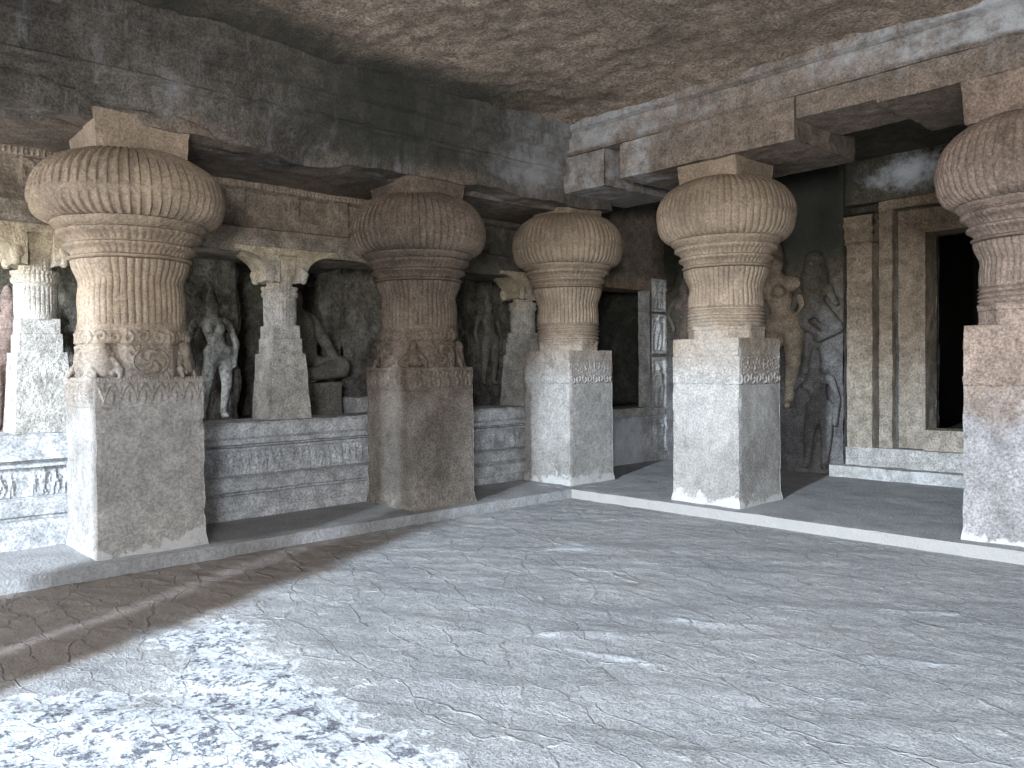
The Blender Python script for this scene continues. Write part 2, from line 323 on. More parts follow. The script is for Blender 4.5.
# ------------------------------------------------------------------ column
def prof_interp(z, pts):
    a = np.array(pts); return np.interp(z, a[:, 0], a[:, 1])
def column(x, y, zz, kind, mat, label, seed, half=.418, ab=.38, ab_top=3.6, gadr=62, detail=1., wn=0.):
    """zz: ped, band0, band1, oct, flute, cush0, wide, cush1"""
    ped, b0, b1, octz, flz, c0, cw, c1 = zz
    root = empty('ribbed_column', (x, y, 0), label, 'column', None); O = np.array([x, y, 0.]); off = np.array([seed*3.1, seed*1.7, 0])
    r_ = .013/detail
    def wob(P, amp=.006, ns=4.): return P+vnoise(P+off, ns, amp)
    # pedestal
    def square_part(z0, z1, hf, res, relief=None, bulge=0., name='pedestal', chip=.014):
        n = int(2*half/res); p, nr, S = poly_ring(4, 1., n); zs = np.linspace(z0, z1, max(3, int((z1-z0)/res))); rings = []
        for i, z in enumerate(zs):
            h = hf(z); Q = np.column_stack([p*h, np.full(len(p), z)])+O; N = np.column_stack([nr, np.zeros(len(nr))])
            d = np.zeros(len(p)); 
            if relief is not None: d = relief(S[:, 0].astype(int), S[:, 1]*h, np.full(len(p), z), h)
            e = sstep(.9, 1., np.abs(S[:, 1])); cn = fbm((Q+off)*7., 3); d = d-e*chip*(.25+np.clip(cn, 0, 1)*1.6)
            if i == 0 or i == len(zs)-1: d = d-.006
            rings.append(wob(Q+N*d[:, None], .0055, 3.3))
        g = Geo(); loft(g, rings); return link(name, g, mat, root)
    flare = (lambda z: half*(1+.035*(1-sstep(0, .12, z)))*(1+.01*(1-z/ped)))
    square_part(-.12, b0, flare, r_*1.2)
    W0 = b1-b0
    def carve(k, s, z, h):
        t = (z-b0); inn = sstep(1., .93, np.abs(s)/h)
        if kind == 'A': r = np.where((t > W0*.1) & (t < W0*.82), .028*arches(s, t-W0*.1, W0*.72, .125), .012*np.clip(np.cos(s*260), 0, 1)*(t > W0*.87))
        elif kind == 'E': r = .008*np.clip(fbm(np.column_stack([s*24, z*24, k*3.]), 3)+.2, 0, 1)+.014*scroll(s, t, W0*.25, W0*.24)*(t < W0*.25)+.012*np.clip(np.cos(s*70), 0, 1)*(t > W0*.55)*(t < W0*.8)
        else: r = np.where(t < W0*.42, .018*scroll(s, t, W0*.42, W0*.40), .014*np.clip(fbm(np.column_stack([s*30, z*30, k*3.]), 3)+.1, 0, 1)*(t > W0*.5))
        return r*inn+.006
    square_part(b0, b1, lambda z: half, r_*.62, carve, name='carved_band', chip=.012)
    if ped > b1+.03: square_part(b1, ped, lambda z: half*.995, r_, (lambda k, s, z, h: .004*fbm(np.column_stack([s*25, z*25, k*3.]), 2)), name='top_block')
    # octagon block
    ho = octz-ped; n = int(.36/(r_*.62)); A8 = half*.965 if kind == 'A' else half*.93
    p, nr, S = poly_ring(8, 1., n); zs = np.linspace(ped-.02, octz, max(8, int(ho/(r_*.62)))); rings = []
    for i, z in enumerate(zs):
        Q = np.column_stack([p*A8, np.full(len(p), z)])+O; N = np.column_stack([nr, np.zeros(len(nr))]); L2 = A8*math.tan(PI/8); u = S[:, 1]; v = (z-ped)/ho
        if kind == 'A':
            face = (S[:, 0].astype(int) % 2 == 0)
            vv = (z-ped)/(ho*.66)*2-1
            d = np.where(v < .68, np.where(face, .026*medallion(u/.95, np.full(len(u), vv)), .003), .020*scroll(u*L2, (v-.70)*ho, ho*.28, ho*.3))
            d = d*sstep(1., .93, np.abs(u)); d -= .010*(abs(v-.68) < .02)
        else: d = .007*np.clip(fbm(Q*26., 2)+.1, 0, 1)+(.01 if v > .7 else 0)
        d = d-sstep(.88, 1, np.abs(u))*.006
        rings.append(wob(Q+N*d[:, None], .004))
    g = Geo(); loft(g, rings); link('octagonal_block', g, mat, root)
    # fluted shaft
    N_ = 48; nth = N_*8; th = np.arange(nth)*2*PI/nth; rs = .425*half/.42
    zf0 = octz+(.0 if kind == 'A' else .0); hz = flz-zf0; zs = np.concatenate([np.linspace(octz-.01, flz, int(hz/.012))]); rings = []
    for z in zs:
        v = (z-octz)/hz
        base = rs*(.965+.0*v)+.045*sstep(.62, 1., v)**1.5-.012*np.exp(-((v-.68)/.12)**2)
        fl = 1.
        if kind != 'A':
            if v < .33: fl = .12; base += .012*math.cos(v*95)+.006
        elif v < .08: fl = .2; base += .008
        ribs = np.sqrt(np.abs(np.sin(th*N_/2)))-.6
        chipm = 1-sstep(.1, .5, fbm(np.column_stack([np.cos(th)*2.2+seed, np.sin(th)*2.2, np.full(nth, z*2.5)]), 3))*.8
        r = base+ribs*.018*fl*chipm
        rings.append(wob(np.column_stack([r*np.cos(th), r*np.sin(th), np.full(nth, z)])+O, .005, 3.))
    g = Geo(); loft(g, rings); link('fluted_shaft', g, mat, root)
    # neck rings
    hr = c0-flz; pr = [(0, .40), (.04, .465), (.10, .478), (.13, .445), (.17, .44), (.25, .46), (.33, .505), (.40, .508), (.44, .478), (.50, .475), (.58, .50), (.66, .548), (.75, .558), (.79, .535), (.83, .56), (.93, .592), (1.0, .60), (1.04, .56)]
    zs = np.linspace(0, 1.04, 58); rings = []; nb = 60; nth = nb*6; th = np.arange(nth)*2*PI/nth
    for v in zs:
        r0 = prof_interp(v, pr)*rs/.425; bead = .012*np.abs(np.sin(th*nb/2))*(1 if (.15 < v < .34 or .48 < v < .68) else .35)
        rings.append(wob(np.column_stack([(r0+bead)*np.cos(th), (r0+bead)*np.sin(th), np.full(nth, flz+v*hr)])+O, .005, 3.))
    g = Geo(); loft(g, rings); link('neck_rings', g, mat, root)
    # cushion
    nth = gadr*9; th = np.arange(nth)*2*PI/nth; cw = cw-.035; up = c1-cw; dn = cw-c0; R = .748*rs/.425
    par = np.concatenate([np.linspace(-1, 0, 26)[:-1], np.linspace(0, 1, 34)]); rings = []
    for q in par:
        if q < 0:
            z = cw+dn*math.sin(q*PI/2); r = R*(.76+.24*math.cos(q*PI/2)**.8)
        else:
            a = q*PI/2; z = cw+up*math.sin(a)**1.0; r = R*(.30+.70*max(math.cos(a), 0)**.86)
        band = math.exp(-((z-(cw-.03))/.034)**2)
        ribm = (1-.88*band)*sstep(0, .12, 1-abs(q))
        ph = th*gadr/2+(.9*q*abs(q) if q > 0 else -.6*q*q)
        s_ = (ph/PI) % 1.0; rib = np.sqrt(np.clip(4*s_*(1-s_), 0, 1)) if kind != 'A' else np.clip(s_*1.25, 0, 1)*np.clip((1-s_)*7, 0, 1)**.5
        wear = 1-sstep(.15, .55, fbm(np.column_stack([np.cos(th)*r*2.5+seed*5, np.sin(th)*r*2.5, np.full(nth, z*2.5)]), 3))*.4
        d = .023*(rib-.6)*ribm*wear+.010*band-.007*math.exp(-((z-(cw-.085))/.012)**2)
        rr = r+d*math.cos(q*PI/2*.8)
        zz_ = z+d*math.sin(q*PI/2)*.8
        rings.append(wob(np.column_stack([rr*np.cos(th), rr*np.sin(th), zz_*np.ones(nth)])+O, .009, 2.2))
    g = Geo(); loft(g, rings); link('cushion_capital', g, mat, root)
    # abacus
    g = Geo(); n = int(2*ab/.02); p, nr, S = poly_ring(4, 1., n); rings = []
    for z in np.linspace(c1-.06, ab_top, 14):
        v = (z-c1+.06)/(ab_top-c1+.06); Q = np.column_stack([p*ab*(.96+.06*v), np.full(len(p), z)])+O
        e = sstep(.85, 1., np.abs(S[:, 1])); Q[:, :2] -= nr*(e*.018*(.4+np.clip(fbm((Q+off)*6, 2), 0, 1)))[:, None]
        rings.append(wob(Q, .011, 3.))
    loft(g, rings); link('abacus', g, mat, root)
    if kind == 'A':
        for k, (sx, sy) in enumerate(((1, -1), (1, 1), (-1, -1), (-1, 1))):
            d = np.array([sx, sy])/math.sqrt(2); right = np.array([-d[1], d[0]])
            o = (x+d[0]*(A8+.0), y+d[1]*(A8+.0), ped-.01); s = .34
            caps = [(0, .22, .08, 0, .40, .07, .21, .19), (0, .60, .1, 0, .66, .12, .14, .135), (0, .74, .08, 0, .76, .06, .13, .11), (-.17, .47, .07, -.34, .26, .13, .075, .06), (-.34, .26, .13, -.16, .15, .26, .06, .05),
                    (.17, .47, .07, .34, .30, .12, .075, .06), (.34, .30, .12, .22, .12, .24, .06, .05), (-.10, .10, .05, -.42, .16, .14, .11, .09), (-.42, .14, .14, -.16, .05, .28, .08, .055), (.10, .10, .05, .38, .22, .16, .11, .09), (.38, .2, .16, .42, .04, .24, .08, .05),
                    (-.12, .64, .04, -.16, .6, .03, .05, .05), (.12, .64, .04, .16, .6, .03, .05, .05)]
            if k == 1: caps = [(c[0]*-1, c[1]*1.05, c[2], c[3]*-1, c[4]*1.05, c[5], c[6], c[7]) for c in caps]
            caps = [tuple(v*s for v in c) for c in caps]
            sculpt('dwarf_figure', caps, mat, .0085, o, tuple(right_for(d)), 1., parent=root, smooth=2)
    return root
def right_for(out):
    # `right` such that (right.y, -right.x) == out
    return (-out[1], out[0])
column(0, -5.51, (1.455, 1.21, 1.455, 1.855, 2.43, 2.755, 3.01, 3.35), 'A', M['col'], 'thick ribbed cushion-topped column with seated dwarfs and round medallion, nearest the bottom left corner', 1, half=.432, ab=.38, ab_top=3.62)
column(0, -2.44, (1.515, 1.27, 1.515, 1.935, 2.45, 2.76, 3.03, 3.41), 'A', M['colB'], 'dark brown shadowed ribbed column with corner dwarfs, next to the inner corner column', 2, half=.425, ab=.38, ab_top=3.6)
column(0, 0, (1.71, 1.29, 1.56, 1.83, 2.52, 2.82, 3.12, 3.485), 'C', M['col'], 'pale ribbed cushion-topped column standing at the inner corner of the raised ledge', 3, half=.412, ab=.33, ab_top=3.675)
column(2.405, 0, (1.79, 1.30, 1.60, 1.93, 2.55, 2.87, 3.20, 3.54), 'C', M['col'], 'buff ribbed column with white salt at its foot, in front of the lady relief', 4, half=.418, ab=.37, ab_top=3.705)
column(5.388, 0, (1.81, 1.31, 1.81, 1.99, 2.52, 2.84, 3.17, 3.56), 'E', M['colE'], 'reddish brown ribbed column cut by the right edge, beside the dark doorway', 5, half=.418, ab=.43, ab_top=3.862)
# pillar of the front row: stands outside the picture and throws the broad shadow
pr = empty('unseen_pillar', (3.05, -8.5, -.11), 'slim square stone pillar of the front row, outside the picture', 'pillar')
g = Geo(); box(g, 2.90, 3.20, -8.65, -8.35, -.12, 3.3, .1, .01); link('shaft', g, M['col'], pr)
g = Geo(); box(g, 2.72, 3.38, -8.75, -8.25, 3.3, 3.5, .1, .01); link('capital', g, M['col'], pr)
pr = empty('unseen_pillar', (2.2, -8.5, -.11), 'wider unseen square pillar added left of the slim one to shade the medallion column', 'pillar')
g = Geo(); box(g, 1.98, 2.64, -8.72, -8.28, -.12, 3.0, .1, .01); link('shaft', g, M['col'], pr)  # pillar added to throw shade on the side of the nearest column
# ------------------------------------------------------------------ floor, platform, ceiling
EC = .607; ZF = -.107
PATCH = np.array([(2.05, -5.95), (2.45, -5.68), (3.12, -5.84), (3.81, -5.9), (4.12, -5.84), (4.75, -5.88), (5.1, -6.4), (4.6, -7.6), (3.2, -7.9), (2.75, -7.2), (2.95, -6.75), (3.15, -6.6), (3.45, -6.55), (3.2, -6.35), (2.6, -6.2)])
def sd_poly(V, poly):
    d = np.full(len(V), 1e9); ins = np.zeros(len(V), bool); n = len(poly)
    for i in range(n):
        a, b = poly[i], poly[(i+1) % n]; e = b-a; w = V-a; t = np.clip((w@e)/(e@e), 0, 1); d = np.minimum(d, np.linalg.norm(w-t[:, None]*e, axis=1))
        c = ((a[1] > V[:, 1]) != (b[1] > V[:, 1])); xx = a[0]+(V[:, 1]-a[1])/(b[1]-a[1]+1e-12)*(b[0]-a[0]); ins ^= (c & (V[:, 0] < xx))
    return np.where(ins, d, -d)
xs = np.concatenate([np.arange(EC-.05, 7.2, .03), np.arange(7.2, 10.4, .2)]); ys = np.concatenate([np.arange(-12.6, -7.6, .15), np.arange(-7.6, -EC+.08, .03)])
X, Y = np.meshgrid(xs, ys, indexing='ij'); P = np.column_stack([X.ravel(), Y.ravel(), np.zeros(X.size)])
ca, sa = math.cos(math.radians(38)), math.sin(math.radians(38))
Qa = np.column_stack([(P[:, 0]*ca+P[:, 1]*sa)*.8, (-P[:, 0]*sa+P[:, 1]*ca)*2., P[:, 0]*0])
terr = fbm(Qa*1.3, 4); st = np.floor(terr*5)+sstep(.0, .22, (terr*5) % 1)
h = .012*fbm(P*.6, 2)+.0028*st+.0035*fbm(Qa*6, 3)
h = h*sstep(0, .25, np.minimum(P[:, 0]-EC, -P[:, 1]-EC)+.05)*1.
h = np.where(P[:, 0] < 1.6, h+.008*fbm(Qa*4+9, 3), h)
SEG = [((4.35, -3.72), (4.85, -3.42), .035, .018), ((4.3, -4.55), (4.75, -4.40), .03, .012), ((2.9, -3.2), (3.5, -2.95), .03, .012), ((5.2, -2.55), (5.6, -2.3), .03, .012), ((4.0, -4.5), (4.3, -4.15), .03, .012), ((5.5, -3.5), (5.9, -3.3), .035, .012), ((2.2, -3.0), (2.6, -2.6), .04, .010)]
def seg_d(V, a, b):
    a = np.array(a); e = np.array(b)-a; w = V[:, :2]-a; t = np.clip((w@e)/(e@e), 0, 1); return np.linalg.norm(w-t[:, None]*e, axis=1)
wb = P+vnoise(P, 2.5, .05)
for a, b, r, k in SEG: h = h+k*np.exp(-(seg_d(wb, a, b)/r)**2)
P[:, 2] = ZF+h
g = Geo(); g.add(P, grid_faces(len(xs), len(ys)))
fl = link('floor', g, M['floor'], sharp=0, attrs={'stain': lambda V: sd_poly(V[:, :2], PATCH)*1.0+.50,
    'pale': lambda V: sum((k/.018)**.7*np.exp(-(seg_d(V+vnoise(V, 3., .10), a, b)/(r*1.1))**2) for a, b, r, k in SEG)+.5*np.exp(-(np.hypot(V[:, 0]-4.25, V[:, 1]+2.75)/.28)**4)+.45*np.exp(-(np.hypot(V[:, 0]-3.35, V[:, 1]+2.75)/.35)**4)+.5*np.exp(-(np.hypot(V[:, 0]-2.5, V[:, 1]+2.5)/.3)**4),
    'soot_shade': lambda V: sstep(.15, -.2, V[:, 0]*.92+V[:, 1]*.4+.396+.25*fbm(V*1.5, 3))*sstep(-2.6, -4.2, V[:, 1])})  # half-shade left of the shadow line, painted into the floor as brown
props(fl, kind='structure')
def kerb_edge(P): # worn lip
    return np.clip(fbm(P*5., 3), -.3, 1)*.012
g = Geo()
# left ledge and right ledge as one L-shaped slab
def plat(P, f):
    lip = sstep(.10, 0, np.minimum(np.abs(P[:, 0]-EC), np.abs(P[:, 1]+EC)))
    if f == 'Z': return .006*fbm(P*2.5, 4)-.02*lip*np.clip(fbm(P*6, 3)+.1, 0, 1)
    return .012*fbm(P*5., 3)
box(g, -3.0, EC, -9.2, -EC+.0, -.3, 0, .035, .004, 3., plat, 'XZ')
box(g, -3.0, 8.2, -EC, 3.1, -.3, 0, .035, .004, 3., plat, 'yZ')
V = np.concatenate(g.v)
pf = link('floor', g, M['plat'], attrs={'stain': lambda V: np.where((np.abs(V[:, 1]+EC) < .035) & (V[:, 0] > EC-.1), 1., 0)*(V[:, 2] < .02)})  # pale right riser: key-lit brightness put into the colour, no stain
props(pf, kind='structure')
# ceiling of hall
xs = np.concatenate([np.arange(.3, 7., .045), np.arange(7., 10.4, .25)]); ys = np.concatenate([np.arange(-10.2, -7.5, .25), np.arange(-7.5, -.25, .045)])
X, Y = np.meshgrid(xs, ys, indexing='ij'); P = np.column_stack([X.ravel(), Y.ravel(), np.zeros(X.size)])
edge = np.minimum(P[:, 0]-.42, -P[:, 1]-.42)
P[:, 2] = 4.52+.05*fbm(P*.9, 4)+.022*fbm(P*5, 4)-.05*sstep(.5, .0, edge-.1*fbm(P*2, 2))
g = Geo(); g.add(P, grid_faces(len(xs), len(ys), True)); T = P.copy(); 
ce = link('ceiling', g, M['ceil'], sharp=0, attrs={'soot_shade': lambda V: sstep(1.1, .1, V[:, 0]-.42)*sstep(-.6, -2.2, V[:, 1])*.95})  # ceiling gets darker towards the left beam
props(ce, kind='structure')
g = Geo(); box(g, -3.2, 10.4, -10.2, 6.3, 4.8, 5.0, .5, .01); cr = link('ceiling', g, M['ceil']); props(cr, kind='structure')
g = Geo(); box(g, -.9, 8.2, .3, 3.2, 4.2, 4.4, .06, .02, 2., None, 'z'); box(g, -.9, 8.2, .3, 3.2, 4.35, 4.8, .5, .0, 2., None, 'xXyYZ')
cr = link('ceiling', g, M['back'], attrs={'soot_shade': lambda V: .55+0*V[:, 0]}); props(cr, kind='structure')
# ------------------------------------------------------------------ beams
def rag(P):
    low = sstep(3.8, 3.5, P[:, 2])*(P[:, 0] > .1)
    y = P[:, 1]; d = np.exp(-((y+4.0)/.55)**2)
    o = np.zeros_like(P); o[:, 2] = low*(.05*fbm(P*1.7, 3)-.05*d+.03); 
    band = sstep(4.15, 3.85, P[:, 2])*(P[:, 0] > .1)
    o[:, 0] = band*(-.10*np.clip(fbm(P*np.array([1.2, 1.0, 1.6])+4, 4)+.05, 0, 1)-.22*np.exp(-((y+3.9)/.5)**2)*sstep(3.9, 3.6, P[:, 2]))
    cr = 3.72-.13*(y+6.)+.05*fbm(np.column_stack([y*2, y*0, y*0]), 3)   # long crack running down along the beam
    o[:, 0] += -.035*np.exp(-((P[:, 2]-cr)/.014)**2)*(P[:, 0] > .3)*(y < -4.2)
    return o
bl = empty('stone_beam', (0, -4.5, 3.5), 'sooty dark cracked beam over the left row, ragged along its lower edge', 'beam')
g = Geo(); sweep(g, [(.42, 3.52), (.42, 3.88), (.455, 3.90), (.455, 3.93), (.435, 3.95), (.435, 4.16), (.50, 4.19), (.50, 4.31), (.54, 4.33), (.54, 4.62), (-.95, 4.62), (-.95, 3.50)], -9.4, .42, 'y', .028, .03, .012, 1.6, ofn=rag)
stainL = lambda V: sstep(-3.2, -.4, V[:, 1])*.62*sstep(3.5, 4.0, V[:, 2])+.55*np.exp(-((V[:, 1]+1.2)/.55)**2)*np.exp(-((V[:, 2]-3.7)/.3)**2)+.45*np.exp(-((V[:, 1]+5.3)/.35)**2)*np.exp(-((V[:, 2]-3.85)/.3)**2)+.45*np.exp(-((V[:, 1]+4.2)/.3)**2)*np.exp(-((V[:, 2]-4.)/.2)**2)
sootL = lambda V: .75*np.exp(-((V[:, 1]+3.0)/1.5)**2)*sstep(3.45, 3.8, V[:, 2])+.10
link('beam', g, M['beamL'], bl, attrs={'stain': stainL, 'soot_shade': sootL}, sharp=45)
br = empty('stone_beam', (4.0, 0, 3.85), 'white-streaked stone beam over the right row, joining the dark beam at the corner', 'beam')
g = Geo(); sweep(g, [(-.44, 4.12), (-.44, 4.13), (-.465, 4.15), (-.465, 4.37), (-.45, 4.385), (-.51, 4.41), (-.51, 4.62), (.45, 4.62), (.45, 4.12)], .42, 8.2, 'x', .03, .035, .010, 1.6)
stR = lambda V: sstep(4.10, 4.18, V[:, 2])*(.46+.18*np.sin(V[:, 0]*1.3+1.))*(V[:, 1] < 0)
link('beam', g, M['beamR'], br, attrs={'stain': stR}, sharp=45)
g = Geo(); box(g, 3.47, 4.25, -.425, .45, 3.90, 4.115, .03, .01, 2.); link('soffit_slab', g, M['beamR'], br)
def bracket(x0, x1, z0, y1, label, stain, soot_shade=0.):
    r = empty('bracket_block', ((x0+x1)/2, 0, z0), label, 'bracket', 'brackets under the right beam'); g = Geo()
    def carve(P, f):
        if f == 'X': return .016*np.clip(fbm(P*16, 3)+.2, 0, 1)*sstep(.06, .1, np.abs(P[:, 2]-z0-.33)+.0)
        if f == 'y': return .010*(np.abs(P[:, 0]-(x0+x1)/2-.12) > .02)-.012*(P[:, 2] < z0+.02)+.008*fbm(P*4, 3)
        return .01*fbm(P*4, 3)
    box(g, x0, x1, -.44, y1, z0, 4.113, .03, .010, 2., carve)
    link('block', g, M['beamR'], r, attrs={'stain': stain, 'soot_shade': lambda V: soot_shade+0*V[:, 0]+.5*(V[:, 1] > .3)}); return r
bracket(.3, 1.04, 3.67, .85, 'whitened short bracket block over the corner column', lambda V: .5+0*V[:, 0])
bracket(1.28, 3.46, 3.70, .88, 'long bracket block over the buff column, its carved end jutting free', lambda V: .6*np.exp(-((V[:, 0]-1.5)/.3)**2)*(V[:, 1] < 0))
bracket(4.26, 6.5, 3.86, .88, 'bracket block over the reddish column at the right edge', lambda V: .1+0*V[:, 0])
# ------------------------------------------------------------------ parapet
pa = empty('carved_parapet', (-.6, -4, 0), 'moulded grey stone parapet with a carved strip of little figures behind the left columns', 'parapet')
Y0, Y1 = -9.2, .45
g = Geo(); sweep(g, [(-.46, -.02), (-.46, .09), (-.475, .10), (-.475, .205), (-.50, .235), (-.545, .24), (-.545, .255), (-.515, .275), (-.51, .37), (-.54, .405), (-.58, .415), (-.62, .43), (-1.05, .43), (-1.05, -.02)], Y0, Y1, 'y', .015, .035, .005, 3.5); link('plinth', g, M['grey'], pa)
g = Geo(); sweep(g, [(-.60, .43), (-.60, .685), (-1.0, .685), (-1.0, .43)], Y0, Y1, 'y', .0115, .0115, .006, 4., fn=lambda P: np.where(P[:, 0] > -.62, 1.9*fig_row(P[:, 1], P[:, 2]-.44, .24, .085)+.012*np.clip(fbm(P*30, 2), 0, 1), 0)); link('carved_frieze', g, M['grey'], pa)
g = Geo(); sweep(g, [(-.60, .68), (-.52, .69), (-.515, .715), (-.57, .725), (-.57, .735), (-.485, .755), (-.48, .80), (-.525, .825), (-.515, .94), (-.54, .97), (-1.1, .975), (-1.1, .68)], Y0, Y1, 'y', .015, .03, .005, 3.5, fn=lambda P: .012*np.clip(fbm(P*9, 3), -.3, 1)*(P[:, 2] > .8)); link('coping', g, M['grey'], pa)
# ------------------------------------------------------------------ small columns on the parapet
def small_column(yc, xc, label, cut=None):
    r = empty('small_column', (xc, yc, .97), label, 'small column', 'small columns on the parapet')
    def poly_part(name, m, segs, amp, res, rough=0., rot=0.):
        g = Geo(); rings = []
        for (z0, a0, z1, a1) in segs:
            for z in np.linspace(z0, z1, max(2, int((z1-z0)/res))):
                a = a0+(a1-a0)*(z-z0)/max(z1-z0, 1e-6); n = max(4, int(2*.22*math.tan(PI/m)/res)); p, nr, S = poly_ring(m, a, n, rot)
                Q = np.column_stack([p+np.array([xc, yc]), np.full(len(p), z)]); N = np.column_stack([nr, 0*nr[:, :1]])
                rings.append(Q+vnoise(Q, 4., amp)+N*(rough*np.clip(fbm(Q*38, 2), -1, 1)*sstep(1, .85, np.abs(S[:, 1])))[:, None])
        loft(g, rings); return link(name, g, M['small'], r)
    poly_part('pedestal', 4, [(.972, .235, 1.68, .195)], .006, .014, .010)
    poly_part('setback_block', 4, [(1.67, .17, 1.84, .168), (1.85, .155, 1.98, .153)], .005, .016, .004)
    # fluted shaft
    nth = 28*8; th = np.arange(nth)*2*PI/nth; g = Geo(); rings = []
    for z in np.linspace(1.97, 2.40, 34):
        fl = 1. if 2.03 < z < 2.26 else .1; a = .172 if z < 2.3 else .175; a += .012*(abs(z-2.32) < .025)+.014*(abs(z-2.385) < .018)
        rr = a+.008*fl*(np.sqrt(np.abs(np.sin(th*14)))-.5)+(.008*np.abs(np.sin(th*16))*(z > 2.30)); rings.append(np.column_stack([xc+rr*np.cos(th), yc+rr*np.sin(th), np.full(nth, z)]))
    loft(g, rings); link('fluted_shaft', g, M['small'], r)
    # vase capital with drooping foliage at the corners
    g = Geo(); rings = []
    for z in np.linspace(2.39, 2.80, 26):
        v = (z-2.39)/.41; n = 14; p, nr, S = poly_ring(4, 1., n); rr = np.hypot(p[:, 0], p[:, 1]); k = sstep(.2, .8, v)
        a = .125+.06*k+.03*(v > .8); rnd = p/rr[:, None]*a*1.05; sq = p*a; q = rnd*(1-k)+sq*k
        fl = (.006*np.sin(np.arctan2(p[:, 1], p[:, 0])*20) if v < .35 else 0*rr)+.01*(v > .4)*np.clip(fbm(np.column_stack([p*6, np.full(len(p), z*25)]), 2), 0, 1)
        rings.append(np.column_stack([q*(1+fl/a)[:, None]+np.array([xc, yc]), np.full(len(p), z)]))
    loft(g, rings); link('vase_capital', g, M['small'], r)
    for sx in (-1, 1):
        for sy in (-1, 1):
            d = np.array([sx, sy])/math.sqrt(2); o = (xc+sx*.155, yc+sy*.155, 2.44)
            caps = [(0, .19, 0, 0, .10, .055, .045, .05), (0, .10, .055, 0, .03, .045, .045, .04), (0, .03, .045, 0, .05, .0, .032, .03), (-.04, .16, -.01, -.035, .09, .03, .022, .025), (.04, .16, -.01, .035, .09, .03, .022, .025)]
            sculpt('drooping_leaf', caps, M['small'], .010, o, right_for(d), 1., parent=r, smooth=1)
    # corbels along the row that carry the lintel
    for s in (-1, 1):
        g = Geo(); n = 16; a = np.linspace(0, PI/2, n); L = .42; H = .3
        prof = [(yc+s*.17, 2.78)]+[(yc+s*(.17+L*(1-math.cos(t))), 2.78-H+H*math.sin(t)) for t in a]
        prof = [(yc+s*.10, 2.80), (yc+s*.10, 2.44)]+[(yc+s*(.19+(L*(1-math.cos(t)))), 2.46+.30*math.sin(t)) for t in a]+[(yc+s*(.17+L), 2.80)]
        sweep(g, prof if s > 0 else prof[::-1], xc-.19, xc+.21, 'x', .03, .03, .008, 5.); link('corbel', g, M['small'], r)
    return r
small_column(-6.06, -.84, 'small carved column on the parapet at the left edge, partly behind the medallion column')
small_column(-3.70, -.84, 'small pale tapering column on the parapet between the medallion column and the dark column')
small_column(-.02, -.84, 'small column at the parapet end, mostly behind the corner column')
# ------------------------------------------------------------------ left wall: frieze, chapel, window
def frieze(P, f):
    if f != 'X': return np.zeros(len(P))
    y, z = P[:, 1], P[:, 2]; h = np.zeros(len(P))
    h += .03*(z > 3.44)+.012*np.clip(np.cos(y*140), 0, 1)*(z > 3.41)*(z < 3.5)
    h += .025*((z > 3.02) & (z < 3.14))+.010*np.clip(np.cos(y*110+z*80), 0, 1)*((z > 3.04) & (z < 3.12))
    pan = (z > 3.15) & (z < 3.42); k = (y+3.67) % .62
    fram = (k < .22)
    h += np.where(pan, np.where(fram, .016+.016*np.clip(scroll(k-.11, z-3.15, .26, .2), 0, 1), -.045), 0)
    h += .010*(z < 2.98)-.02*(z < 2.76)
    return h+.006*fbm(P*6, 3)
g = Geo(); box(g, -1.15, -.85, -9.2, .45, 2.74, 3.6, .05, .008, 2., frieze, 'xXzZyY', {'X': .016})
box(g, -1.2, -.66, -9.2, .45, 2.735, 3.0, .04, .012, 2., lambda P, f: (.02*fbm(P*3, 3)-.05*sstep(2.85, 3.0, P[:, 2])) if f == 'X' else (.04*np.clip(fbm(P*1.5, 3), -.5, 1) if f == 'z' else None))
props(link('wall_left', g, M['frieze'], attrs={'soot_shade': lambda V: .75*sstep(-2.2, -1.2, V[:, 1])+.0*V[:, 2]}), kind='structure')
# wall beyond the corner column with the window opening
g = Geo(); XW = -.5
wl = lambda P, f: .014*fbm(P*3, 3)+(.03*((P[:, 2] > 2.86) & (P[:, 2] < 2.98)) if f == 'X' else 0)
box(g, XW-.5, XW, .45, 2.95, -.05, .74, .04, .008, 2., wl); box(g, XW-.5, XW, .45, .75, .7, 2.72, .04, .008, 2., wl)
box(g, XW-.12, XW, 2.31, 2.95, .7, 2.72, .04, .008, 2., wl); box(g, XW-.5, XW, .45, 2.95, 2.70, 4.3, .04, .008, 2., wl)
props(link('wall_left', g, M['wall'], attrs={'stain': lambda V: .8*sstep(.9, .6, V[:, 2])*sstep(2.4, 2.1, V[:, 1])}), kind='structure')
wn = empty('window_1', (XW, 1.5, .8), None, None); wn['kind'] = 'structure'
g = Geo(); box(g, XW-.5, XW+.07, .6, 2.36, .73, .86, .03, .01, 4.); link('window_sill', g, M['step'], wn)
g = Geo(); box(g, XW-.45, XW+.04, .6, 2.42, 2.68, 2.86, .03, .008, 4.); link('window_lintel', g, M['door'], wn)
g = Geo(); box(g, XW-.10, XW+.035, 2.26, 2.37, .84, 2.70, .03, .006, 4.); link('window_jamb', g, M['step'], wn)
